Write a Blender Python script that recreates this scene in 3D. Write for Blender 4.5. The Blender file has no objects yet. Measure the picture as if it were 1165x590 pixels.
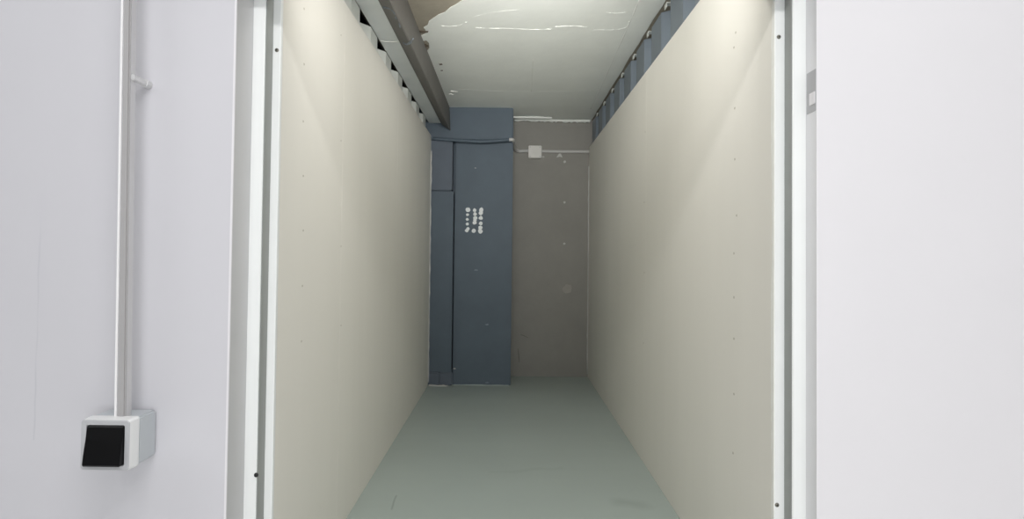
import bpy, bmesh, math, random
from mathutils import Vector, Matrix
random.seed(7)
C = bpy.context.scene
COL = C.collection
# ------------------------------------------------------------------ camera model (frame 1165 x 590)
FW, FH = 1165, 590
F = 700.0
PIT, ROL = math.radians(1.3), 0.011
EYE = Vector((0, 0, 1.105))
_f = Vector((0, math.cos(PIT), math.sin(PIT)))
_u0 = Vector((0, -math.sin(PIT), math.cos(PIT)))
_r0 = Vector((1, 0, 0))
_r = math.cos(ROL) * _r0 + math.sin(ROL) * _u0
_u = math.cos(ROL) * _u0 - math.sin(ROL) * _r0
CX = 578 + F * math.sin(ROL) * math.tan(PIT)
CY = 290 - F * math.cos(ROL) * math.tan(PIT)


def ray(x, y):
    d = _f + _r * ((x - CX) / F) + _u * ((CY - y) / F)
    return d / d.y


def onY(x, y, Y): return EYE + ray(x, y) * Y
def onX(x, y, X): d = ray(x, y); return EYE + d * (X / d.x)
def onZ(x, y, Z): d = ray(x, y); return EYE + d * ((Z - EYE.z) / d.z)


cam = bpy.data.cameras.new('camera')
cam.sensor_fit = 'HORIZONTAL'
cam.sensor_width = 36
cam.lens = F / FW * 36
cam.shift_x = (FW / 2 - CX) / FW
cam.shift_y = (CY - FH / 2) / FW
cam.clip_start = 0.02
co = bpy.data.objects.new('camera', cam)
COL.objects.link(co)
m = Matrix((_r, _u, -_f)).transposed().to_4x4()
m.translation = EYE
co.matrix_world = m
C.camera = co

# ------------------------------------------------------------------ materials


def srgb(h):
    h = h.lstrip('#')
    v = [int(h[i:i + 2], 16) / 255 for i in (0, 2, 4)]
    return [(c / 12.92 if c <= 0.04045 else ((c + 0.055) / 1.055) ** 2.4) for c in v]


def mat(name, hexc, rough=0.6, var=0.05, vscale=3.0, bump=0.0, bscale=60.0, metal=0.0, spec=0.5, stretch=(1, 1, 1)):
    M = bpy.data.materials.new(name)
    M.use_nodes = True
    nt = M.node_tree
    N, L = nt.nodes, nt.links
    b = N['Principled BSDF']
    b.inputs['Roughness'].default_value = rough
    b.inputs['Metallic'].default_value = metal
    b.inputs['Specular IOR Level'].default_value = spec
    tc = N.new('ShaderNodeTexCoord')
    mp = N.new('ShaderNodeMapping')
    mp.inputs['Scale'].default_value = stretch
    L.new(tc.outputs['Object'], mp.inputs['Vector'])
    n = N.new('ShaderNodeTexNoise')
    n.inputs['Scale'].default_value = vscale
    n.inputs['Detail'].default_value = 6
    n.inputs['Roughness'].default_value = 0.6
    L.new(mp.outputs[0], n.inputs['Vector'])
    r = N.new('ShaderNodeValToRGB')
    c = srgb(hexc)
    r.color_ramp.elements[0].position = 0.3
    r.color_ramp.elements[1].position = 0.7
    r.color_ramp.elements[0].color = [max(0, v * (1 - var)) for v in c] + [1]
    r.color_ramp.elements[1].color = [min(1, v * (1 + var)) for v in c] + [1]
    L.new(n.outputs['Fac'], r.inputs['Fac'])
    L.new(r.outputs['Color'], b.inputs['Base Color'])
    if bump:
        n2 = N.new('ShaderNodeTexNoise')
        n2.inputs['Scale'].default_value = bscale
        n2.inputs['Detail'].default_value = 4
        L.new(mp.outputs[0], n2.inputs['Vector'])
        bp = N.new('ShaderNodeBump')
        bp.inputs['Strength'].default_value = bump
        bp.inputs['Distance'].default_value = 0.004
        L.new(n2.outputs['Fac'], bp.inputs['Height'])
        L.new(bp.outputs['Normal'], b.inputs['Normal'])
    return M


M = dict(
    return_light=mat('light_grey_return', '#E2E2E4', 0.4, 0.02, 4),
    strike=mat('satin_grey_plate', '#AFAFB1', 0.4, 0.02, 8),
    front_shaded=mat('trunking_front_shaded', '#A8A6A6', 0.45, 0.02, 6),  # one conduit: shaded front and lit side put into two greys
    side_lit=mat('trunking_side_lit', '#C9C8C9', 0.45, 0.02, 6),
    edge_highlight=mat('trunking_edge_highlight', '#F3F2F2', 0.35, 0.01, 6),
    ridge=mat('white_joint_filler', '#F0F2EC', 0.8, 0.03, 30, 0.2, 60),
    paint_left=mat('lilac_white_paint', '#CFCED2', 0.45, 0.012, 1.5, 0.03, 25),
    paint_right=mat('white_paint', '#E6E4E6', 0.4, 0.012, 1.5, 0.03, 25),
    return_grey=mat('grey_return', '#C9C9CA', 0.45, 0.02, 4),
    frame=mat('white_frame', '#F2F4F2', 0.35, 0.015, 6),
    seal=mat('grey_seal', '#989B98', 0.6, 0.03, 8),
    cream=mat('cream_plasterboard', '#ECE9E0', 0.75, 0.012, 5, 0.05, 120, stretch=(1, 1, 0.15)),
    filler=mat('white_filler', '#F4F4EE', 0.8, 0.03, 40, 0.3, 80),
    screw=mat('screw_metal', '#77756C', 0.4, 0.1, 60, metal=0.6),
    dark_screw=mat('dark_screw', '#1d1d1c', 0.4, 0.1, 60),
    faint=mat('driven_screw', '#B9B4A4', 0.6, 0.05, 60),
    floor=mat('grey_green_floor_paint', '#B2BDB8', 0.42, 0.035, 1.3, 0.05, 14),
    ceil=mat('white_ceiling_paint', '#F2F5EF', 0.75, 0.03, 3.5, 0.25, 22),
    bare=mat('bare_concrete', '#A19A8B', 0.9, 0.12, 6, 0.5, 40),
    brown=mat('brown_crumb', '#6A5F52', 0.95, 0.2, 30, 0.5, 60),
    back=mat('grey_render', '#94928C', 0.9, 0.05, 5, 0.35, 45),
    blue=mat('blue_grey_paint', '#54616C', 0.6, 0.07, 4, 0.35, 18),
    blue2=mat('blue_grey_paint_patch', '#5C6570', 0.65, 0.08, 6, 0.4, 18),
    beam=mat('dark_grey_beam_paint', '#6E6B67', 0.6, 0.08, 5, 0.3, 20),
    soffit=mat('pale_grey_strip', '#EDF1EF', 0.6, 0.03, 5, 0.1, 30),
    sheet_r=mat('blue_grey_steel', '#77818B', 0.4, 0.06, 9, metal=0.2),
    sheet_l=mat('galvanised_steel', '#DDE0DA', 0.35, 0.06, 9, metal=0.2),
    void=mat('void_shade', '#1b1c1d', 0.95, 0.1, 3),
    pvc=mat('light_grey_pvc', '#D3D3D3', 0.4, 0.02, 6),
    box_white=mat('white_plastic', '#E9EAE9', 0.35, 0.01, 6),
    box_grey=mat('pale_grey_plastic', '#C0C5C8', 0.4, 0.01, 6),
    bezel=mat('grey_bezel', '#B9BABC', 0.4, 0.01, 6),
    black=mat('black_plastic', '#0b0b0c', 0.35, 0.05, 20, spec=0.25),
    jbox=mat('cream_plastic', '#D8D6D0', 0.5, 0.02, 6),
    cable=mat('pale_conduit', '#C4C3C0', 0.5, 0.03, 8),
    white_dab=mat('white_dab', '#F1F4F4', 0.8, 0.03, 40),
    concrete=mat('corridor_pale_paint', '#E8E8E6', 0.8, 0.03, 3),
)

# ------------------------------------------------------------------ helpers


def link(name, bm, material, parent=None, smooth=False, mats=None):
    me = bpy.data.meshes.new(name)
    bmesh.ops.recalc_face_normals(bm, faces=bm.faces)
    bm.to_mesh(me)
    bm.free()
    for mm in (mats or [material]):
        me.materials.append(mm)
    if smooth:
        for p in me.polygons:
            p.use_smooth = True
    o = bpy.data.objects.new(name, me)
    COL.objects.link(o)
    if parent:
        o.parent = parent
        bpy.context.view_layer.update()
        o.matrix_parent_inverse = parent.matrix_world.inverted()
    return o


def tag(o, label=None, cat=None, group=None, kind=None):
    for k, v in (('label', label), ('category', cat), ('group', group), ('kind', kind)):
        if v:
            o[k] = v
    return o


def struct(o, label, cat):
    return tag(o, label, cat, None, 'structure')


def empty(name, loc):
    o = bpy.data.objects.new(name, None)
    COL.objects.link(o)
    o.location = loc
    o.empty_display_size = 0.05
    bpy.context.view_layer.update()
    return o


def box(bm, a, b, bev=0.0, seg=2):
    t = bmesh.new()
    bmesh.ops.create_cube(t, size=1)
    lo = Vector([min(a[i], b[i]) for i in range(3)])
    hi = Vector([max(a[i], b[i]) for i in range(3)])
    for v in t.verts:
        v.co = Vector([lo[i] + (v.co[i] + 0.5) * (hi[i] - lo[i]) for i in range(3)])
    if bev:
        bmesh.ops.bevel(t, geom=t.edges[:], offset=bev, segments=seg, affect='EDGES')
    me = bpy.data.meshes.new('t')
    t.to_mesh(me)
    t.free()
    bm.from_mesh(me)
    bpy.data.meshes.remove(me)


def prism_xy(bm, poly, z0, z1):
    """a profile in plan, raised from z0 to z1"""
    n = len(poly)
    lo = [bm.verts.new((x, y, z0)) for x, y in poly]
    hi = [bm.verts.new((x, y, z1)) for x, y in poly]
    for i in range(n):
        bm.faces.new((lo[i], lo[(i + 1) % n], hi[(i + 1) % n], hi[i]))
    f = [bm.faces.new(lo), bm.faces.new(hi)]
    bmesh.ops.triangulate(bm, faces=f)


def prism_dir(bm, poly3, d):
    n = len(poly3)
    d = Vector(d)
    lo = [bm.verts.new(p) for p in poly3]
    hi = [bm.verts.new(Vector(p) + d) for p in poly3]
    for i in range(n):
        bm.faces.new((lo[i], lo[(i + 1) % n], hi[(i + 1) % n], hi[i]))
    f = [bm.faces.new(lo), bm.faces.new(hi)]
    bmesh.ops.triangulate(bm, faces=f)


def tube(bm, pts, r, seg=16):
    pts = [Vector(p) for p in pts]
    rings = []
    for i, p in enumerate(pts):
        t = (pts[min(i + 1, len(pts) - 1)] - pts[max(i - 1, 0)]).normalized()
        ref = Vector((0, 0, 1)) if abs(t.z) < 0.9 else Vector((0, 1, 0))
        a = t.cross(ref).normalized()
        b = t.cross(a)
        rr = r[i] if isinstance(r, (list, tuple)) else r
        rings.append([bm.verts.new(p + (a * math.cos(k * 2 * math.pi / seg) + b * math.sin(k * 2 * math.pi / seg)) * rr) for k in range(seg)])
    for i in range(len(rings) - 1):
        for k in range(seg):
            bm.faces.new((rings[i][k], rings[i][(k + 1) % seg], rings[i + 1][(k + 1) % seg], rings[i + 1][k]))
    bm.faces.new(rings[0])
    bm.faces.new(rings[-1])


def smooth_path(pts, n=6):
    pts = [Vector(p) for p in pts]
    out = []
    for i in range(len(pts) - 1):
        p0, p1, p2, p3 = pts[max(i - 1, 0)], pts[i], pts[i + 1], pts[min(i + 2, len(pts) - 1)]
        for k in range(n):
            t = k / n
            out.append(0.5 * ((2 * p1) + (p2 - p0) * t + (2 * p0 - 5 * p1 + 4 * p2 - p3) * t * t + (3 * p1 - p0 - 3 * p2 + p3) * t ** 3))
    out.append(pts[-1])
    return out


def blob(bm, c, n, r, h, seg=12, squash=1.0, jit=0.0, rot=0.0):
    """a low rounded dab on a surface: centre c, outward normal n"""
    n = Vector(n).normalized()
    ref = Vector((0, 0, 1)) if abs(n.z) < 0.9 else Vector((0, 1, 0))
    a = n.cross(ref).normalized()
    b = n.cross(a).normalized()
    c = Vector(c)
    rings = []
    js = [1 + random.uniform(-jit, jit) for _ in range(seg)]
    for k, (rr, hh) in enumerate(((1, 0), (0.93, 0.5), (0.7, 0.85), (0.35, 1))):
        ring = []
        for i in range(seg):
            an = i * 2 * math.pi / seg
            u, v = math.cos(an) * r * rr * js[i], math.sin(an) * r * rr * squash * js[i]
            u, v = u * math.cos(rot) - v * math.sin(rot), u * math.sin(rot) + v * math.cos(rot)
            ring.append(bm.verts.new(c + a * u + b * v + n * (h * hh)))
        rings.append(ring)
    for j in range(3):
        for i in range(seg):
            bm.faces.new((rings[j][i], rings[j][(i + 1) % seg], rings[j + 1][(i + 1) % seg], rings[j + 1][i]))
    bm.faces.new(rings[0])
    bm.faces.new(rings[3])


def screw(name, c, n, r, material, parent):
    """pan head with a cross recess"""
    bm = bmesh.new()
    blob(bm, c, n, r, r * 0.55, 16)
    n = Vector(n).normalized()
    ref = Vector((0, 0, 1)) if abs(n.z) < 0.9 else Vector((0, 1, 0))
    a = n.cross(ref).normalized()
    b = n.cross(a).normalized()
    for p, q in ((a, b), (b, a)):
        o = Vector(c) + n * (r * 0.56)
        vs = [bm.verts.new(o + p * (s * r * 0.5) + q * (t * r * 0.12)) for s, t in ((-1, -1), (1, -1), (1, 1), (-1, 1))]
        bm.faces.new(vs).material_index = 1
    return link(name, bm, None, parent, mats=[material, M['dark_screw']])


# ------------------------------------------------------------------ key measures (metres)
XL, XR = -0.662, 0.738              # plasterboard faces
YB = 5.65                           # rendered back wall
ZC = EYE.z + 1.246                  # painted ceiling
ZT = EYE.z + 1.003                  # top of the plasterboards
YW = 1.60                           # corridor wall face
CTOP = 2.62                         # corridor ceiling
HEAD = EYE.z + 0.745                # underside of the door head
# door frame profile, left: wall corner, return, face, groove, trim
lx0 = onY(263, 290, YW).x
ly1 = onX(283, 290, lx0).y
lx2 = onY(296.5, 290, ly1).x
ly3 = onX(305, 290, lx2).y
rx0 = onY(929, 290, YW).x
ry1 = onX(917, 290, rx0).y
rx2 = onY(902, 290, ry1).x
ry3 = onX(893.3, 290, rx2).y
YFL, YFR = ly3 + 0.0, ry3 + 0.0

# ------------------------------------------------------------------ room shell
bm = bmesh.new()
box(bm, (-4.2, YW + 0.08, -0.12), (4.2, 6.0, 0))
fl = struct(link('floor', bm, M['floor']), 'grey-green painted concrete floor between the two cream walls', 'floor')

bm = bmesh.new()
box(bm, (-4.2, -3.0, -0.12), (4.2, YW + 0.08, 0))
struct(link('floor_corridor', bm, M['concrete']), 'pale corridor floor before the doorway', 'floor')


def add_line_mask(material, p0, p1, width, hexc, strength, wob=0.004, wobscale=6):
    """a worn line with its own shape, in the object's coordinates (p0, p1 in 3-D)"""
    nt = material.node_tree
    N, L = nt.nodes, nt.links
    b = N['Principled BSDF']
    src = b.inputs['Base Color'].links[0].from_socket
    tc = N.new('ShaderNodeTexCoord')
    nz = N.new('ShaderNodeTexNoise')
    nz.inputs['Scale'].default_value = wobscale
    L.new(tc.outputs['Object'], nz.inputs['Vector'])

    def vm(op, a=None, b_=None, sc=None):
        n = N.new('ShaderNodeVectorMath')
        n.operation = op
        for i, v in enumerate((a, b_)):
            if v is None:
                continue
            if hasattr(v, 'is_linked'):
                L.new(v, n.inputs[i])
            else:
                n.inputs[i].default_value = v
        if sc is not None:
            n.inputs['Scale'].default_value = sc
        return n

    def mth(op, a, b_=0.0, clamp=False):
        n = N.new('ShaderNodeMath')
        n.operation = op
        n.use_clamp = clamp
        for i, v in enumerate((a, b_)):
            if hasattr(v, 'is_linked'):
                L.new(v, n.inputs[i])
            else:
                n.inputs[i].default_value = v
        return n.outputs[0]
    w = vm('SUBTRACT', nz.outputs['Color'], (0.5, 0.5, 0.5))
    w = vm('SCALE', w.outputs[0], sc=wob * 4)
    pos = vm('ADD', tc.outputs['Object'], w.outputs[0])
    p0, p1 = Vector(p0), Vector(p1)
    d = p1 - p0
    rel = vm('SUBTRACT', pos.outputs[0], tuple(p0))
    t = vm('DOT_PRODUCT', rel.outputs[0], tuple(d / d.length_squared))
    tcl = mth('MULTIPLY', t.outputs['Value'], 1.0, True)
    sc = N.new('ShaderNodeVectorMath')
    sc.operation = 'SCALE'
    sc.inputs[0].default_value = tuple(d)
    L.new(tcl, sc.inputs['Scale'])
    dv = vm('SUBTRACT', rel.outputs[0], sc.outputs[0])
    ln = vm('LENGTH', dv.outputs[0])
    q = mth('DIVIDE', ln.outputs['Value'], width)
    q = mth('SUBTRACT', 1.0, q, True)
    q = mth('MULTIPLY', q, strength)
    mx = N.new('ShaderNodeMix')
    mx.data_type = 'RGBA'
    L.new(q, mx.inputs[0])
    L.new(src, mx.inputs[6])
    mx.inputs[7].default_value = srgb(hexc) + [1]
    L.new(mx.outputs[2], b.inputs['Base Color'])


add_line_mask(M['floor'], onZ(451, 563, 0), onZ(446, 579, 0), 0.006, '#77827D', 0.6)
add_line_mask(M['floor'], onZ(705, 571, 0), onZ(728, 574, 0), 0.07, '#9FAAA5', 0.8, 0.02)
add_line_mask(M['floor'], onZ(560, 537, 0), onZ(640, 532, 0), 0.03, '#A6B2AC', 0.6, 0.02)

# corridor walls
wl = bmesh.new()
prism_xy(wl, [(-4.2, YW), (lx0, YW), (lx0, ly1), (lx0 - 0.06, ly1), (lx0 - 0.06, YW + 0.16), (-4.2, YW + 0.16)], 0, CTOP)
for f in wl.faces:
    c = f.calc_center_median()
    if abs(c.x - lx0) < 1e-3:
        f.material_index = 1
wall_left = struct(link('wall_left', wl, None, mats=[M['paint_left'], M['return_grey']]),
                   'lilac-white painted wall carrying the black switch and the conduit', 'wall')
add_line_mask(M['paint_left'], onY(47, 225, YW), onY(38, 500, YW), 0.0035, '#B5B6BC', 0.45, 0.004, 5)
add_line_mask(M['paint_left'], onY(47, 225, YW), onY(43, 360, YW), 0.02, '#CBCACF', 0.3, 0.006, 3)
bm = bmesh.new()
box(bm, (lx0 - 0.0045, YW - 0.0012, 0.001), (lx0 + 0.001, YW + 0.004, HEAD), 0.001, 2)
link('corner_highlight', bm, M['paint_right'], wall_left)  # pale strip paints the highlight on the wall corner
wr = bmesh.new()
prism_xy(wr, [(4.2, YW), (rx0, YW), (rx0, ry1), (rx0 + 0.06, ry1), (rx0 + 0.06, YW + 0.16), (4.2, YW + 0.16)], 0, CTOP)
for f in wr.faces:
    c = f.calc_center_median()
    if abs(c.x - rx0) < 1e-3:
        f.material_index = 1
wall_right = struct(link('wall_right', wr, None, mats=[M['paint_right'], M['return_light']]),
                    'bright plain white wall to the right of the doorway', 'wall')
bm = bmesh.new()
box(bm, (lx0 - 0.001, YW, HEAD), (rx0 + 0.001, YW + 0.16, CTOP))
struct(link('wall_front', bm, M['paint_left']), 'white wall above the doorway', 'wall')
bm = bmesh.new()
box(bm, (-4.2, -3.1, CTOP), (4.2, YW + 0.16, CTOP + 0.1))
struct(link('ceiling_corridor', bm, M['concrete']), 'pale corridor ceiling before the doorway', 'ceiling')
bm = bmesh.new()
box(bm, (-4.2, -3.1, 0), (4.2, -3.0, CTOP))
struct(link('wall_rear', bm, M['paint_left']), 'white corridor wall facing the doorway', 'wall')

# door frame jambs
ft = empty('trim_1', ((lx0 + lx2) / 2, ly1, 0))
struct(ft, 'white metal door jamb on the switch side', 'door frame')
bm = bmesh.new()
prism_xy(bm, [(lx0 - 0.055, ly1), (lx0 - 0.0005, ly1), (lx2 - 0.003, ly1), (lx2, ly1 + 0.003), (lx2, ly1 + 0.006), (lx2, YW + 0.155), (lx0 - 0.055, YW + 0.155)], 0.0, HEAD)
link('outer_jamb', bm, M['frame'], ft)
bm = bmesh.new()
box(bm, (lx2, ly1 + 0.004, 0.0), (lx2 + 0.0022, ly3 + 0.004, HEAD))
tag(link('seal_strip', bm, M['seal'], ft), 'dark grey seal strip')
bm = bmesh.new()
prism_xy(bm, [(lx2 - 0.0, ly3), (XL - 0.002, ly3), (XL, ly3 + 0.002), (XL, ly3 + 0.014), (lx2 - 0.0, ly3 + 0.014)], 0.0, HEAD + 0.05)
link('inner_trim', bm, M['frame'], ft)
screw('screw', onY(315, 57, ly3), (0, -1, 0), 0.0058, M['screw'], ft)
s = screw('screw', onY(291.5, 540, ly1), (0, -1, 0), 0.0062, M['dark_screw'], ft)
tag(s, 'black screw head low on the jamb')

fr = empty('trim_2', ((rx0 + rx2) / 2, ry1, 0))
struct(fr, 'white metal door jamb beside the plain white wall', 'door frame')
bm = bmesh.new()
prism_xy(bm, [(rx0 + 0.055, ry1), (rx0 + 0.0005, ry1), (rx2 + 0.003, ry1), (rx2, ry1 + 0.003), (rx2, YW + 0.155), (rx0 + 0.055, YW + 0.155)], 0.0, HEAD)
link('outer_jamb', bm, M['frame'], fr)
bm = bmesh.new()
box(bm, (rx2 - 0.0022, ry1 + 0.004, 0.0), (rx2, ry3 + 0.004, HEAD))
tag(link('seal_strip', bm, M['seal'], fr), 'dark grey seal strip')
bm = bmesh.new()
prism_xy(bm, [(rx2, ry3), (XR + 0.002, ry3), (XR, ry3 + 0.002), (XR, ry3 + 0.014), (rx2, ry3 + 0.014)], 0.0, HEAD + 0.05)
link('inner_trim', bm, M['frame'], fr)
screw('screw', onY(886, 42, ry3), (0, -1, 0), 0.0058, M['screw'], fr)
screw('screw', onY(884, 574, ry3), (0, -1, 0), 0.0058, M['screw'], fr)
# strike plate in the return
bm = bmesh.new()
a, b = onX(928, 78, rx0), onX(919, 130, rx0)
box(bm, (rx0 - 0.0012, YW + 0.002, b.z), (rx0 + 0.001, ry1 - 0.006, a.z), 0.0008, 1)
sp = tag(link('strike_plate', bm, M['strike'], fr), 'grey strike plate')
bm = bmesh.new()
box(bm, (rx0 - 0.003, YW + 0.004, onX(927, 118, rx0).z), (rx0 - 0.0008, YW + 0.034, onX(927, 104, rx0).z), 0.0008, 1)
link('latch_lip', bm, M['paint_right'], sp)
bm = bmesh.new()
box(bm, (lx0 - 0.05, ly1 - 0.0, HEAD - 0.001), (rx0 + 0.05, YW + 0.15, HEAD + 0.05))
struct(link('trim_3', bm, M['frame']), 'white metal head of the door frame', 'door frame')

# plasterboard linings


def lining(name, X, s, y0, y1, seams, label):
    bm = bmesh.new()
    ys = [y0] + seams + [y1]
    for i in range(len(ys) - 1):
        a = ys[i] + (0.0006 if i else 0)
        b = ys[i + 1] - (0.0006 if i < len(ys) - 2 else 0)
        box(bm, (X, a, 0), (X + s * 0.0125, b, ZT + random.uniform(-0.001, 0.001)), 0.0009, 1)
    box(bm, (X + s * 0.011, y0 + 0.01, 0.0), (X + s * 0.014, y1 - 0.01, ZT - 0.01))
    return struct(link(name, bm, M['cream']), label, 'wall')


pl = lining('wall_left_lining', XL, -1, ly3 + 0.0142, 5.195, [2.44, 3.64, 4.84], 'cream plasterboard lining on the switch side, under the dark beam')
pr = lining('wall_right_lining', XR, 1, ry3 + 0.0142, YB - 0.004, [3.3, 4.5], 'cream plasterboard lining opposite the dark beam')
for (x, y) in ((346, 10), (346, 73), (345, 138), (345, 200), (345, 262), (344, 325), (343, 388)):
    bm = bmesh.new()
    blob(bm, onX(x, y, XL), (1, 0, 0), 0.0042, 0.0006, 10)
    link('screw', bm, M['faint'], pl)
for (x, y) in ((388, 40), (388, 160), (388, 280), (388, 370)):
    bm = bmesh.new()
    blob(bm, onX(x, y, XL), (1, 0, 0), 0.004, 0.0005, 10)
    link('screw', bm, M['faint'], pl)
for (x, y) in ((837, 37), (835, 54), (836, 123), (836, 181), (838, 245), (835, 288), (835, 338), (835, 385), (835, 448), (834, 515), (734, 150), (733, 230), (733, 310), (732, 390)):
    bm = bmesh.new()
    blob(bm, onX(x, y, XR), (-1, 0, 0), 0.0045, 0.0006, 10)
    link('screw', bm, M['faint'], pr)
# ragged filler along the front edge of the right-hand lining
bm = bmesh.new()
zs = [0.02 + i * 0.02 for i in range(int((HEAD - 0.03) / 0.02))]
prev = None
for i, z in enumerate(zs):
    w = 0.0045 + 0.003 * math.sin(z * 9) + random.uniform(-0.002, 0.003)
    y0 = ry3 + 0.0025
    ring = [bm.verts.new(p) for p in ((XR - 0.0012, y0, z), (XR - 0.0014, y0 + 0.012 + max(0.0, w), z), (XR + 0.001, y0 + 0.014 + max(0.0, w), z), (XR + 0.001, y0, z))]
    if prev:
        for k in range(4):
            bm.faces.new((prev[k], prev[(k + 1) % 4], ring[(k + 1) % 4], ring[k]))
    else:
        bm.faces.new(ring)
    prev = ring
bm.faces.new(prev)
tag(link('edge_filler', bm, M['filler'], pr), 'ragged white filler')

# caulk in the back corners


def caulk(name, pts, r, label, jit=0.4):
    bm = bmesh.new()
    tube(bm, pts, [r * random.uniform(1 - jit, 1 + jit) for _ in pts], 8)
    return struct(link(name, bm, M['cable'], smooth=True), label, 'sealant')


caulk('trim_4', [(XR - 0.002, YB - 0.004, 0.03 + i * 0.05) for i in range(39)], 0.006, 'thin pale bead of caulk in the corner beside the grey back wall')

# back wall
bm = bmesh.new()
box(bm, (-1.2, YB, 0), (1.2, YB + 0.2, ZC + 0.3))
wb = struct(link('wall_back', bm, M['back']), 'rough grey rendered wall at the far end', 'wall')
for (x, y, r, sq) in ((642.5, 184, 0.011, 1), (642.5, 230, 0.011, 1), (642, 277, 0.010, 1), (618, 178.5, 0.012, 0.7), (571, 300, 0.01, 1)):
    if x < 584:
        continue
    bm = bmesh.new()
    blob(bm, onY(x, y, YB), (0, -1, 0), r, 0.002, 10, sq, 0.3)
    link('plaster_spot', bm, M['cable'], wb)
bm = bmesh.new()
prism_dir(bm, [onY(x, y, YB - 0.002) for x, y in ((633, 179), (636, 174.5), (638, 174.5), (640, 179), (637, 178))], (0, 0.002, 0))
link('plaster_spot', bm, M['cable'], wb)
bm = bmesh.new()
blob(bm, onY(645.5, 328, YB), (0, -1, 0), 0.05, 0.0015, 14, 0.8, 0.25)
tag(link('plaster_spot', bm, mat('pale_render', '#A29D97', 0.9, 0.06, 20, 0.3, 60), wb), 'faint pale smear')
for pts in (((589, 396), (590.5, 412), 0.008), ((592, 380), (601, 384), 0.006)):
    bm = bmesh.new()
    a, b = onY(*pts[0], YB - 0.0008), onY(*pts[1], YB - 0.0008)
    tube(bm, [a, (a + b) / 2 + Vector((0.004, 0, 0)), b], [0.002, pts[2] * 0.5, 0.002], 6)
    tag(link('crack', bm, M['beam'], wb), 'dark hairline crack')

# blue pier with the band above it and the boxed-in corner
YP = 5.245
YBD = 5.185
xp1 = onY(582.3, 300, YP).x
xc1 = onY(513, 300, 5.205).x
bm = bmesh.new()
box(bm, (xc1 + 0.024, YP, 0.0), (xp1, YB + 0.02, ZC + 0.05), 0.004, 2)
box(bm, (-0.95, YP + 0.07, 0.0), (xc1 + 0.03, YB + 0.02, ZC + 0.05))
pier = struct(link('pillar', bm, M['blue']), 'blue-grey painted pier with a grid of white dabs', 'pillar')
zb = onY(545, 159, YBD).z
bm = bmesh.new()
box(bm, (-0.93, YBD, zb), (xp1 - 0.003, YP + 0.01, ZC + 0.04), 0.006, 3)
tag(link('band', bm, M['blue'], pier), 'projecting band at the top of the pier')
# corner casing
bm = bmesh.new()
zj = onY(500, 216.5, 5.2).z
box(bm, (-0.93, 5.207, 0.11), (xc1 + 0.014, YP + 0.08, zj - 0.003), 0.008, 2)
case = link('corner_casing', bm, M['blue'], pier)
bm = bmesh.new()
box(bm, (-0.93, 5.200, zj), (xc1 + 0.002, YP + 0.08, zb - 0.001), 0.008, 2)
tag(link('casing_cap', bm, M['blue2'], pier), 'greyer upper length of the corner casing')
bm = bmesh.new()
box(bm, (-0.93, 5.196, 0.0), (onY(500, 430, 5.196).x, YP + 0.01, 0.116), 0.01, 2)
box(bm, (onY(500, 430, 5.196).x - 0.01, 5.204, 0.0), (xc1 + 0.028, YP + 0.01, 0.118), 0.012, 2)
tag(link('casing_base', bm, M['blue2'], pier), 'lumpy foot of the corner casing')
# white dabs on the pier
dabs = [(22.5, 18.5, 1.25), (22, 24, .8), (21.7, 29.3, .8), (21.6, 34.7, .85), (21.2, 42, 1.0), (22.3, 40, .85),
        (30, 19, .95), (30.4, 23.5, .95), (30.6, 28, 1.15), (30.2, 30.5, .95), (30, 33.2, 1.0), (29, 42.5, 1.05),
        (37.5, 18.6, 1.2), (37, 22.2, 1.15), (37, 27.8, 1.1), (36.9, 34, 1.0), (36.5, 38.9, 1.05), (36.3, 43, 1.2)]
for i, (x, y, k) in enumerate(dabs):
    bm = bmesh.new()
    blob(bm, onY(510 + x * 1.0, 220 + y * 1.0, YP), (0, -1, 0), 0.0165 * k, 0.003, 12, random.uniform(0.9, 1.15), 0.12)
    d = link('white_dab', bm, M['white_dab'], pier)
for (x, y, r) in ((541, 191, 0.008), (541.5, 307, 0.016), (554, 369, 0.016), (517, 419, 0.012), (554, 435, 0.015)):
    bm = bmesh.new()
    blob(bm, onY(x, y, YP), (0, -1, 0), r, 0.002, 10, 0.45, 0.25)
    link('paint_chip', bm, M['cable'] if r < 0.013 else M['sheet_r'], pier)
# pale grout along the foot
bm = bmesh.new()
pts = [(x, 5.187 + random.uniform(-0.004, 0.004), 0.004) for x in [-0.655 + i * 0.018 for i in range(10)]]
tube(bm, pts, [random.uniform(0.004, 0.011) for _ in pts], 8)
struct(link('trim_5', bm, M['cable'], smooth=True), 'crumbly pale mortar bead at the foot of the corner casing', 'mortar')
bm = bmesh.new()
pts = [(x, YP - 0.004, 0.001) for x in [xc1 + 0.02 + i * 0.03 for i in range(int((xp1 - xc1 - 0.02) / 0.03) + 1)]]
tube(bm, pts, [random.uniform(0.003, 0.006) for _ in pts], 8)
struct(link('trim_6', bm, M['floor'], smooth=True), 'thin paint lip where the floor meets the blue pier', 'mortar')
caulk('trim_7', [(XL + 0.001, 5.1955 - 0.0, 0.03 + i * 0.05) for i in range(40)], 0.007, 'thin pale bead of caulk between cream board and blue corner casing')

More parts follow.
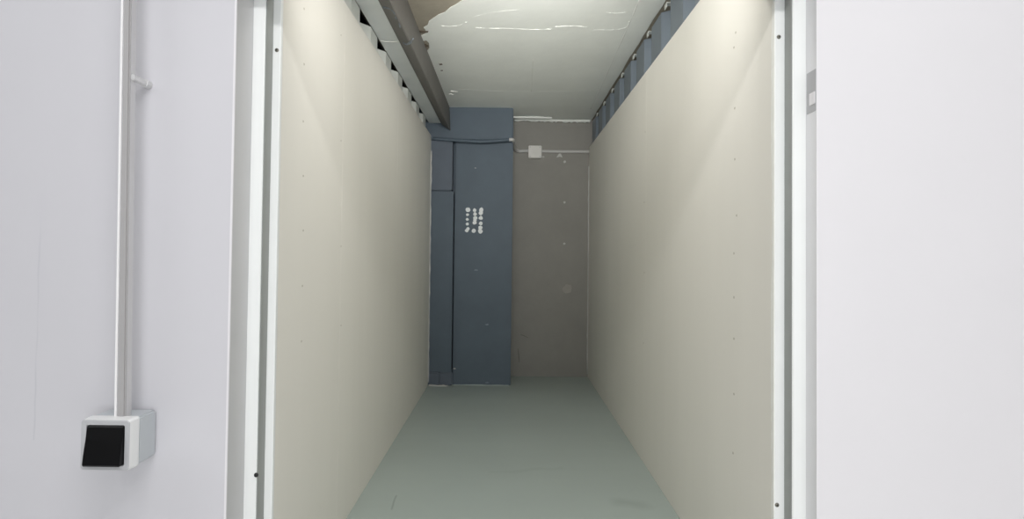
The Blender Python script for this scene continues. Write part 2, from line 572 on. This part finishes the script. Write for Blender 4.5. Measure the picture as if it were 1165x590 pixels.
# ------------------------------------------------------------------ ceiling
bm = bmesh.new()
box(bm, (-1.2, YW + 0.16, ZC + 0.004), (1.2, YB + 0.2, ZC + 0.25))
ceil = struct(link('ceiling', bm, M['bare']), 'white painted ceiling with a bare brown-grey corner by the beam', 'ceiling')
XCR = onZ(716, 67, ZC).x
edge = [onZ(x, y, ZC) for x, y in ((540, -9), (530, -1), (524, 2), (518, 6), (512, 9), (506, 14.5), (499, 17), (493, 21), (488, 24.5), (486.5, 29), (482, 31.5), (484, 34), (485, 38), (479, 41), (476, 43), (480, 47), (485, 46), (488, 49), (488.5, 55), (486, 58))]
outline = [(0.12, YW + 0.165)] + [(p.x, p.y) for p in [onZ(575, -40, ZC)] + edge]
outline += [(-0.515, 3.75), (-0.515, YB - 0.001), (XCR + 0.0, YB - 0.001)]
n = 30
for i in range(n + 1):
    y = YB - 0.001 - (YB - YW - 0.17) * i / n
    outline.append((XCR + random.uniform(-0.004, 0.004), y))
bm = bmesh.new()
prism_xy(bm, outline, ZC, ZC + 0.0045)
paint = link('paint_layer', bm, M['ceil'], ceil)
tag(paint, 'white paint layer with a ragged edge')
# filler ridges on joints


def ridge(pts, r, seed=0):
    bm = bmesh.new()
    P = [onZ(x, y, ZC) for x, y in pts]
    P = smooth_path(P, 5)
    tube(bm, [p + Vector((0, 0, 0.4 * r)) for p in P], [0.75 * r * random.uniform(0.6, 1.2) for _ in P], 8)
    link('joint_filler', bm, M['ridge'], ceil, True)


ridge([(501, 29), (512, 30), (523, 28.5), (531, 25)], 0.006)
ridge([(541, 31.5), (556, 32.2), (575, 32.3), (592, 33), (612, 33.5), (628, 33)], 0.009)
ridge([(631, 30.5), (644, 29.8), (660, 30), (668, 31)], 0.009)
ridge([(675, 33.5), (690, 34), (706, 33), (714, 30), (716, 24)], 0.006)
ridge([(606.5, 67), (605.5, 84), (604.5, 104)], 0.0045)
ridge([(727, 0), (716, 27), (700, 62), (684, 98), (672, 124)], 0.005)
ridge([(520, 101), (570, 103.5), (620, 104), (675, 103)], 0.003)
ridge([(536, 20), (560, 14), (590, 11)], 0.003)
ridge([(690, 14), (700, 15), (712, 14)], 0.005)
for (x, y, r) in ((516, 104, 0.03), (513, 107, 0.02)):
    bm = bmesh.new()
    blob(bm, onZ(x, y, ZC), (0, 0, -1), r, 0.006, 12, 0.6, 0.3)
    link('joint_filler', bm, M['filler'], ceil)
# brown crumbs by the beam
for (x, y, r, sq) in ((480, 36, 0.035, 0.6), (483, 51.5, 0.022, 1.3), (482.5, 54.5, 0.014, 1.0), (501.5, 73, 0.012, 1.4), (502.5, 80, 0.008, 1)):
    bm = bmesh.new()
    blob(bm, onZ(x, y, ZC), (0, 0, -1), r, 0.003, 12, sq, 0.35)
    link('bare_spot', bm, M['brown'], ceil)
# foam bead against the back wall
bm = bmesh.new()
P = smooth_path([(x, YB - 0.02 - 0.01 * math.sin(x * 9), ZC + 0.002) for x in [0.045 + i * 0.07 for i in range(11)]], 4)
P = [Vector((min(p.x, XCR - 0.01), p.y, p.z)) for p in P]
tube(bm, P, [random.uniform(0.014, 0.026) for _ in P], 10)
tube(bm, smooth_path([(0.03, YB - 0.13, ZC), (0.12, YB - 0.14, ZC - 0.004), (0.22, YB - 0.15, ZC - 0.004), (0.34, YB - 0.12, ZC), (0.38, YB - 0.11, ZC + 0.004)], 5), 0.014, 10)
struct(link('trim_8', bm, M['ceil'], smooth=True), 'lumpy white foam bead where ceiling meets the grey back wall', 'sealant')

# dark beam and pale strip beside it
bl = onY(502, 141, YBD)
br = onY(512.7, 148.5, YBD)
sl = onY(487.8, 140, YBD)
y0 = YW + 0.165
bm = bmesh.new()
prof = [(bl.x, bl.z), (br.x - 0.004, br.z - 0.001), (br.x, br.z + 0.004), (br.x - 0.012, ZC + 0.003), (bl.x, ZC + 0.003)]
prism_dir(bm, [Vector((x, y0, z)) for x, z in prof], (0, YBD - 0.002 - y0, 0))
beam = tag(link('ceiling_beam', bm, M['beam']), 'dark grey beam running under the ceiling beside the pale strip', 'beam')
for pts in (((437, 8), (444, 9.5), (449, 14), (451, 20)), ((453, 22), (455, 27), (455.5, 31)), ((459, 48), (463, 50), (467, 48), (470, 44))):
    bm = bmesh.new()
    nrm = Vector((br.z - bl.z, 0, -(br.x - bl.x))).normalized()
    nrm = nrm if nrm.z < 0 else -nrm
    q = []
    for x, y in pts:
        d = ray(x, y)
        t = (Vector((bl.x, 0, bl.z)) - EYE).dot(nrm) / d.dot(nrm)
        q.append(EYE + d * t)
    q = smooth_path(q, 4)
    tube(bm, q, [random.uniform(0.003, 0.0075) for _ in q], 6)
    tag(link('plaster_smear', bm, M['sheet_r'], beam), 'pale plaster smear')
bm = bmesh.new()
yj = onZ(443, 48, (bl.z + sl.z) / 2).y
for a, b in ((y0, yj - 0.001), (yj + 0.001, YBD - 0.002)):
    box(bm, (sl.x, a, sl.z + 0.001), (bl.x - 0.0005, b, sl.z + 0.03), 0.002, 1)
strip = tag(link('soffit_strip', bm, M['soffit']), 'pale grey strip between the dark beam and the cream board top', 'strip')
bm = bmesh.new()
P = smooth_path([(sl.x + 0.004, yj - 0.01, sl.z + 0.001), ((sl.x + bl.x) / 2, yj + 0.004, sl.z + 0.001), (bl.x - 0.004, yj - 0.006, sl.z + 0.001)], 4)
tube(bm, P, 0.0035, 6)
link('joint_filler', bm, M['filler'], strip, True)

# profiled steel sheets behind the linings


def profiled(name, xface, s, pitch, ytop, yend, flat, slope, depth, ztop, material, first):
    """trapezoidal sheet standing behind the boards; s = outward direction"""
    bm = bmesh.new()
    pts = []
    y = first
    while y < yend - pitch * 0.4:
        pts += [(y, 1), (y + slope, 0), (y + slope + flat, 0), (y + 2 * slope + flat, 1)]
        y += pitch
    pts = [(ytop, 1)] + [p for p in pts if ytop < p[0] < yend] + [(yend, 1)]
    th = 0.004
    front = [(xface + s * depth * k, y) for y, k in pts]
    back = [(x + s * th, y) for x, y in front]
    n = len(pts)
    V = []
    for (x, y), (x2, y2) in zip(front, back):
        V.append([bm.verts.new((x, y, 0.0)), bm.verts.new((x, y, ztop)), bm.verts.new((x2, y2, ztop)), bm.verts.new((x2, y2, 0.0))])
    for i in range(n - 1):
        for k in range(4):
            bm.faces.new((V[i][k], V[i + 1][k], V[i + 1][(k + 1) % 4], V[i][(k + 1) % 4]))
    bm.faces.new(V[0])
    bm.faces.new(V[-1])
    return link(name, bm, material)


zr = onX(702, 92, XR + 0.03).z
shr = profiled('profiled_sheet', XR + 0.018, 1, 0.385, YW + 0.17, YB - 0.003, 0.21, 0.045, 0.055, ZC - 0.022, M['sheet_r'], 1.86)
tag(shr, 'blue-grey profiled steel sheet showing above the cream board opposite the dark beam', 'steel sheet')
shl = profiled('profiled_sheet', XL - 0.018, -1, 0.37, YW + 0.17, 5.18, 0.15, 0.06, 0.045, ZT + 0.10, M['sheet_l'], 1.8)
tag(shl, 'bright profiled steel sheet glimpsed in the gap under the pale strip', 'steel sheet')
y = 1.86
while y < YB - 0.4:
    yc = y + 0.30 + 0.035
    bm = bmesh.new()
    box(bm, (XR + 0.012, yc - 0.03, ZC - 0.024), (XR + 0.071, yc + 0.012, ZC - 0.018), 0.002, 1)
    box(bm, (XR + 0.012, yc - 0.03, ZC - 0.045), (XR + 0.016, yc + 0.012, ZC - 0.02), 0.0015, 1)
    tag(link('sheet_top_plate', bm, M['sheet_l'], shr), 'added pale plate standing in for the sheet top')  # pale plates stand in for the recess tops of the sheet
    y += 0.385
for nm, a, b, lb in (('shade_wall_right', XR + 0.11, XR + 0.2, 'near-black wall standing in for the shade behind the profiled sheet opposite the beam'), ('shade_wall_left', XL - 0.2, XL - 0.12, 'near-black wall standing in for the shade behind the profiled sheet near the beam')):
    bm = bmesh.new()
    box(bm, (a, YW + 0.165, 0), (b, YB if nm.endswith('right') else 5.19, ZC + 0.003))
    struct(link(nm, bm, M['void']), lb, 'wall')  # near-black colour paints the shade of the gap

# ------------------------------------------------------------------ conduit run on the back wall
rc = 0.0135
ybl = YBD - rc
P1 = [Vector((XL + 0.02, ybl, onY(497, 157.5, ybl).z)), onY(520, 159.5, ybl), onY(548, 161, ybl), onY(570, 159.7, ybl), onY(580, 158.8, ybl)]
cnd = empty('conduit', (0.05, YBD, onY(583, 160, YBD).z))
tag(cnd, 'pale stepped conduit from the pier corner down to the junction box', 'conduit')
bm = bmesh.new()
tube(bm, smooth_path(P1, 6), rc, 12)
tag(link('conduit', bm, M['blue'], None, True), 'blue-painted conduit running across the pier under its projecting band', 'conduit')
yk = YB - 0.018
P2 = [onY(579.5, 158.8, ybl), onY(583.2, 158.9, ybl + 0.004), onY(584.7, 161.5, 5.25), onY(584.6, 165.5, 5.42), onY(586, 169.5, yk - 0.06), onY(590, 171.8, yk), onY(596, 171.6, yk), onY(602.3, 171.5, yk)]
bm = bmesh.new()
tube(bm, smooth_path(P2, 6), 0.0145, 12)
link('pipe', bm, M['cable'], cnd, True)
a, b = onY(601.3, 166.8, YB), onY(615.6, 180.4, YB)
jb = empty('junction_box', ((a.x + b.x) / 2, YB, (a.z + b.z) / 2))
tag(jb, 'small square cream junction box on the grey back wall', 'junction box')
bm = bmesh.new()
box(bm, (a.x, YB, a.z), (b.x, YB - 0.045, b.z), 0.006, 3)
link('body', bm, M['jbox'], jb)
bm = bmesh.new()
box(bm, (a.x - 0.002, YB - 0.043, a.z + 0.002), (b.x + 0.002, YB - 0.056, b.z - 0.002), 0.005, 3)
link('lid', bm, M['jbox'], jb)
for sx in (1, -1):
    for sz in (1, -1):
        c = Vector(((a.x + b.x) / 2 + sx * 0.044, YB - 0.0562, (a.z + b.z) / 2 + sz * 0.042))
        bm = bmesh.new()
        blob(bm, c, (0, -1, 0), 0.005, 0.001, 10)
        link('screw', bm, M['bezel'], jb)
c2 = bmesh.new()
tube(c2, smooth_path([onY(615.0, 171.8, yk), onY(640, 172.3, yk), onY(660, 172.3, yk), Vector((XR - 0.003, yk, onY(672, 172.5, yk).z))], 5), 0.0145, 12)
tag(link('conduit', c2, M['cable'], None, True), 'pale conduit from the junction box to the cream board corner', 'conduit')

# ------------------------------------------------------------------ light switch on the corridor wall
YS = 1.487
a, b = onY(91.2, 478.5, YS), onY(147, 536, YS)
a.z += 0.004
cxs, czs = (a.x + b.x) / 2, (a.z + b.z) / 2
w2, h2 = (b.x - a.x) / 2, (a.z - b.z) / 2
sw = empty('light_switch', (cxs, YW, czs))
tag(sw, 'surface-mounted white switch box with a black rocker under the vertical conduit', 'light switch')
bm = bmesh.new()
box(bm, (cxs - w2 + 0.001, YW - 0.0005, czs - h2 + 0.003), (cxs + w2 - 0.001, YS + 0.036, czs + h2 - 0.003), 0.005, 3)
link('mounting_box', bm, M['box_grey'], sw)
# cover: bowed sides, window for the rocker
bm = bmesh.new()
rw, rh = w2 * 0.735, h2 * 0.755
orx = cxs + 0.0004
orz = czs - 0.0005


def loop(y, wx, wz, r, cx=cxs, cz=czs, n=4):
    out = []
    for (sx, sz, a0) in ((1, 1, 0), (-1, 1, 90), (-1, -1, 180), (1, -1, 270)):
        for k in range(n + 1):
            an = math.radians(a0 + 90 * k / n)
            out.append(Vector((cx + sx * (wx - r) + r * math.cos(an), y, cz + sz * (wz - r) + r * math.sin(an))))
    return out


loops = [loop(YS + 0.038, w2 * 0.99, h2 * 0.99, 0.006), loop(YS + 0.03, w2 * 1.0, h2 * 1.0, 0.006), loop(YS + 0.012, w2 * 0.985, h2 * 0.985, 0.007),
         loop(YS + 0.002, w2 * 0.97, h2 * 0.97, 0.008), loop(YS, w2 * 0.945, h2 * 0.945, 0.008),
         loop(YS + 0.001, rw + 0.002, rh + 0.002, 0.004, orx, orz), loop(YS + 0.02, rw + 0.001, rh + 0.001, 0.004, orx, orz)]
LV = [[bm.verts.new(p) for p in l] for l in loops]
for i in range(len(LV) - 1):
    k = len(LV[i])
    for j in range(k):
        f = bm.faces.new((LV[i][j], LV[i][(j + 1) % k], LV[i + 1][(j + 1) % k], LV[i + 1][j]))
        if i >= 3:
            f.material_index = 1
bm.faces.new(LV[0])
bm.faces.new(LV[-1])
link('cover', bm, None, sw, mats=[M['box_white'], M['bezel']])
# rocker: lower edge pressed out
bm = bmesh.new()
prof = [(YS + 0.018, -rh), (YS - 0.013, -rh), (YS - 0.016, -rh + 0.004), (YS - 0.011, -rh * 0.45), (YS - 0.004, rh * 0.3), (YS - 0.001, rh - 0.003), (YS + 0.001, rh), (YS + 0.018, rh)]
V0 = [bm.verts.new((orx - rw, y, orz + z)) for y, z in prof]
V1 = [bm.verts.new((orx + rw, y, orz + z)) for y, z in prof]
k = len(prof)
for j in range(k):
    bm.faces.new((V0[j], V0[(j + 1) % k], V1[(j + 1) % k], V1[j]))
bm.faces.new(V0)
bm.faces.new(V1)
bmesh.ops.bevel(bm, geom=[e for e in bm.edges if abs(e.verts[0].co.x - e.verts[1].co.x) < 1e-6], offset=0.0016, segments=2, affect='EDGES')
tag(link('rocker', bm, M['black'], sw), 'black rocker')

# vertical conduit above the switch
YC = 1.541
YF = 1.515
zt = czs + h2 - 0.004
tb = [onY(x, 470, YF).x for x in (129.6, 132.2, 141.4)]
tt = [onY(x, 0, YF).x for x in (137.4, 139.9, 147.6)]
ztop_px = onY(147, 0, YF).z
k_up = (CTOP - 0.002 - zt) / (ztop_px - zt)
YR = YF * (578 - 144) / (578 - 152.6)
rp = (tb[2] - tb[0]) / 2
xb, xt = (tb[0] + tb[2]) / 2, (tt[0] + tt[2]) / 2
cv = empty('conduit', (xb, YF + 0.016, zt))
tag(cv, 'light grey square-section conduit rising from the black-rockered switch', 'conduit')


def rise(name, x0, x1, X0, X1, y0, y1, bev, material, label=None):
    """a square length that leans a touch as it climbs to the ceiling"""
    bm = bmesh.new()
    box(bm, (0, y0, 0), (1, y1, 1))
    for v in bm.verts:
        up = v.co.z
        lo = x0 + (x1 - x0) * v.co.x
        hi = X0 + (X1 - X0) * v.co.x
        v.co.x = lo + (hi - lo) * k_up * up
        v.co.z = zt + (CTOP - 0.002 - zt) * up
    bmesh.ops.bevel(bm, geom=[e for e in bm.edges if abs(e.verts[0].co.z - e.verts[1].co.z) > 0.5], offset=bev, segments=4, affect='EDGES')
    return tag(link(name, bm, material, cv), label)


rise('body', tb[0] + 0.001, tb[2] + 0.0005, tt[0] + 0.001, tt[2] + 0.0005, YF + 0.004, YR, 0.003, M['side_lit'])  # lit side of the same conduit carried by a lighter grey
rise('lid', tb[1] - 0.001, tb[2] + 0.0012, tt[1] - 0.001, tt[2] + 0.0012, YF + 0.001, YF + 0.009, 0.0035, M['front_shaded'], 'front face with its shade painted darker')  # shade on the conduit front carried by a darker colour
rise('edge_highlight', tb[0], tb[1], tt[0], tt[1], YF, YF + 0.012, 0.0012, M['edge_highlight'], 'edge highlight painted as a white strip')  # bright edge highlight put in as a white strip
YC = YF + 0.016
# stand-off clip
p0 = onY(151, 88.5, YC - 0.012)
p1 = onY(172, 97, YW)
zc0 = (p0.z + p1.z) / 2 + 0.002
bm = bmesh.new()
xm = xt + (xb - xt) * 0.2
for i in range(0, 21):
    pass
ang = [math.radians(-60 + i * 15) for i in range(11)]
# band hugging the side of the pipe, then a bar running back to the wall
bx = xm + rp * 0.97
box(bm, (bx - 0.003, YC - 0.006, zc0 - 0.0075), (bx + 0.0055, YW - 0.012, zc0 + 0.0075), 0.002, 2)
clip = link('clip', bm, M['pvc'], cv)
bm = bmesh.new()
tube(bm, [(bx - 0.001, YW - 0.02, zc0), (bx - 0.001, YW - 0.0005, zc0)], [0.0105, 0.0105], 16)
link('clip_foot', bm, M['pvc'], clip)

# ------------------------------------------------------------------ lights
def area(name, loc, rot, sx, sy, power, col, spread=180):
    l = bpy.data.lights.new(name, 'AREA')
    l.spread = math.radians(spread)
    l.shape = 'RECTANGLE'
    l.size, l.size_y = sx, sy
    l.energy = power
    l.color = col
    o = bpy.data.objects.new(name, l)
    o.location = loc
    o.rotation_euler = rot
    COL.objects.link(o)
    return o


def lamp(name, loc, power, radius, col):
    l = bpy.data.lights.new(name, 'POINT')
    l.energy = power
    l.shadow_soft_size = radius
    l.color = col
    o = bpy.data.objects.new(name, l)
    o.location = loc
    COL.objects.link(o)
    return o


lamp('room_lamp', (0.04, 1.86, EYE.z + 0.875), 4.9, 0.06, (1.0, 0.99, 0.97))
area('head_fill_light', (0.04, 1.785, EYE.z + 1.0), (math.radians(90), 0, 0), 1.0, 0.42, 4.8, (1.0, 0.99, 0.97))  # added fill over the door head; the wall has no transom
area('ceiling_fill_light', (0.04, 1.81, EYE.z + 0.80), (math.radians(90 + 8), 0, 0), 0.5, 0.06, 4.4, (1.0, 0.99, 0.97), 70)  # added narrow beam to lift the far ceiling, no fixture
area('corridor_near_light', (-0.05, 0.25, CTOP - 0.03), (0, 0, 0), 1.6, 0.2, 27, (1.0, 0.99, 1.0))
area('corridor_side_light', (-2.4, 0.3, CTOP - 0.03), (0, 0, 0), 1.4, 0.2, 11, (0.98, 0.99, 1.0))
area('corridor_side_light', (2.4, 0.3, CTOP - 0.03), (0, 0, 0), 1.4, 0.2, 11, (1.0, 0.99, 0.99))  # added fill for the left-hand lining, mirrors the other side
area('rear_fill_light', (0.4, -2.97, 0.85), (math.radians(90), 0, 0), 3.2, 1.4, 62, (0.96, 0.98, 1.0))  # added fill behind the camera; the rear wall has no window

W = bpy.data.worlds.new('world')
C.world = W
W.use_nodes = True
W.node_tree.nodes['Background'].inputs['Color'].default_value = (0.93, 0.95, 1.0, 1)
W.node_tree.nodes['Background'].inputs['Strength'].default_value = 0.03
C.view_settings.view_transform = 'Standard'
C.view_settings.look = 'None'
C.view_settings.exposure = 0.0
C.view_settings.gamma = 1.0
C.view_settings.use_curve_mapping = False
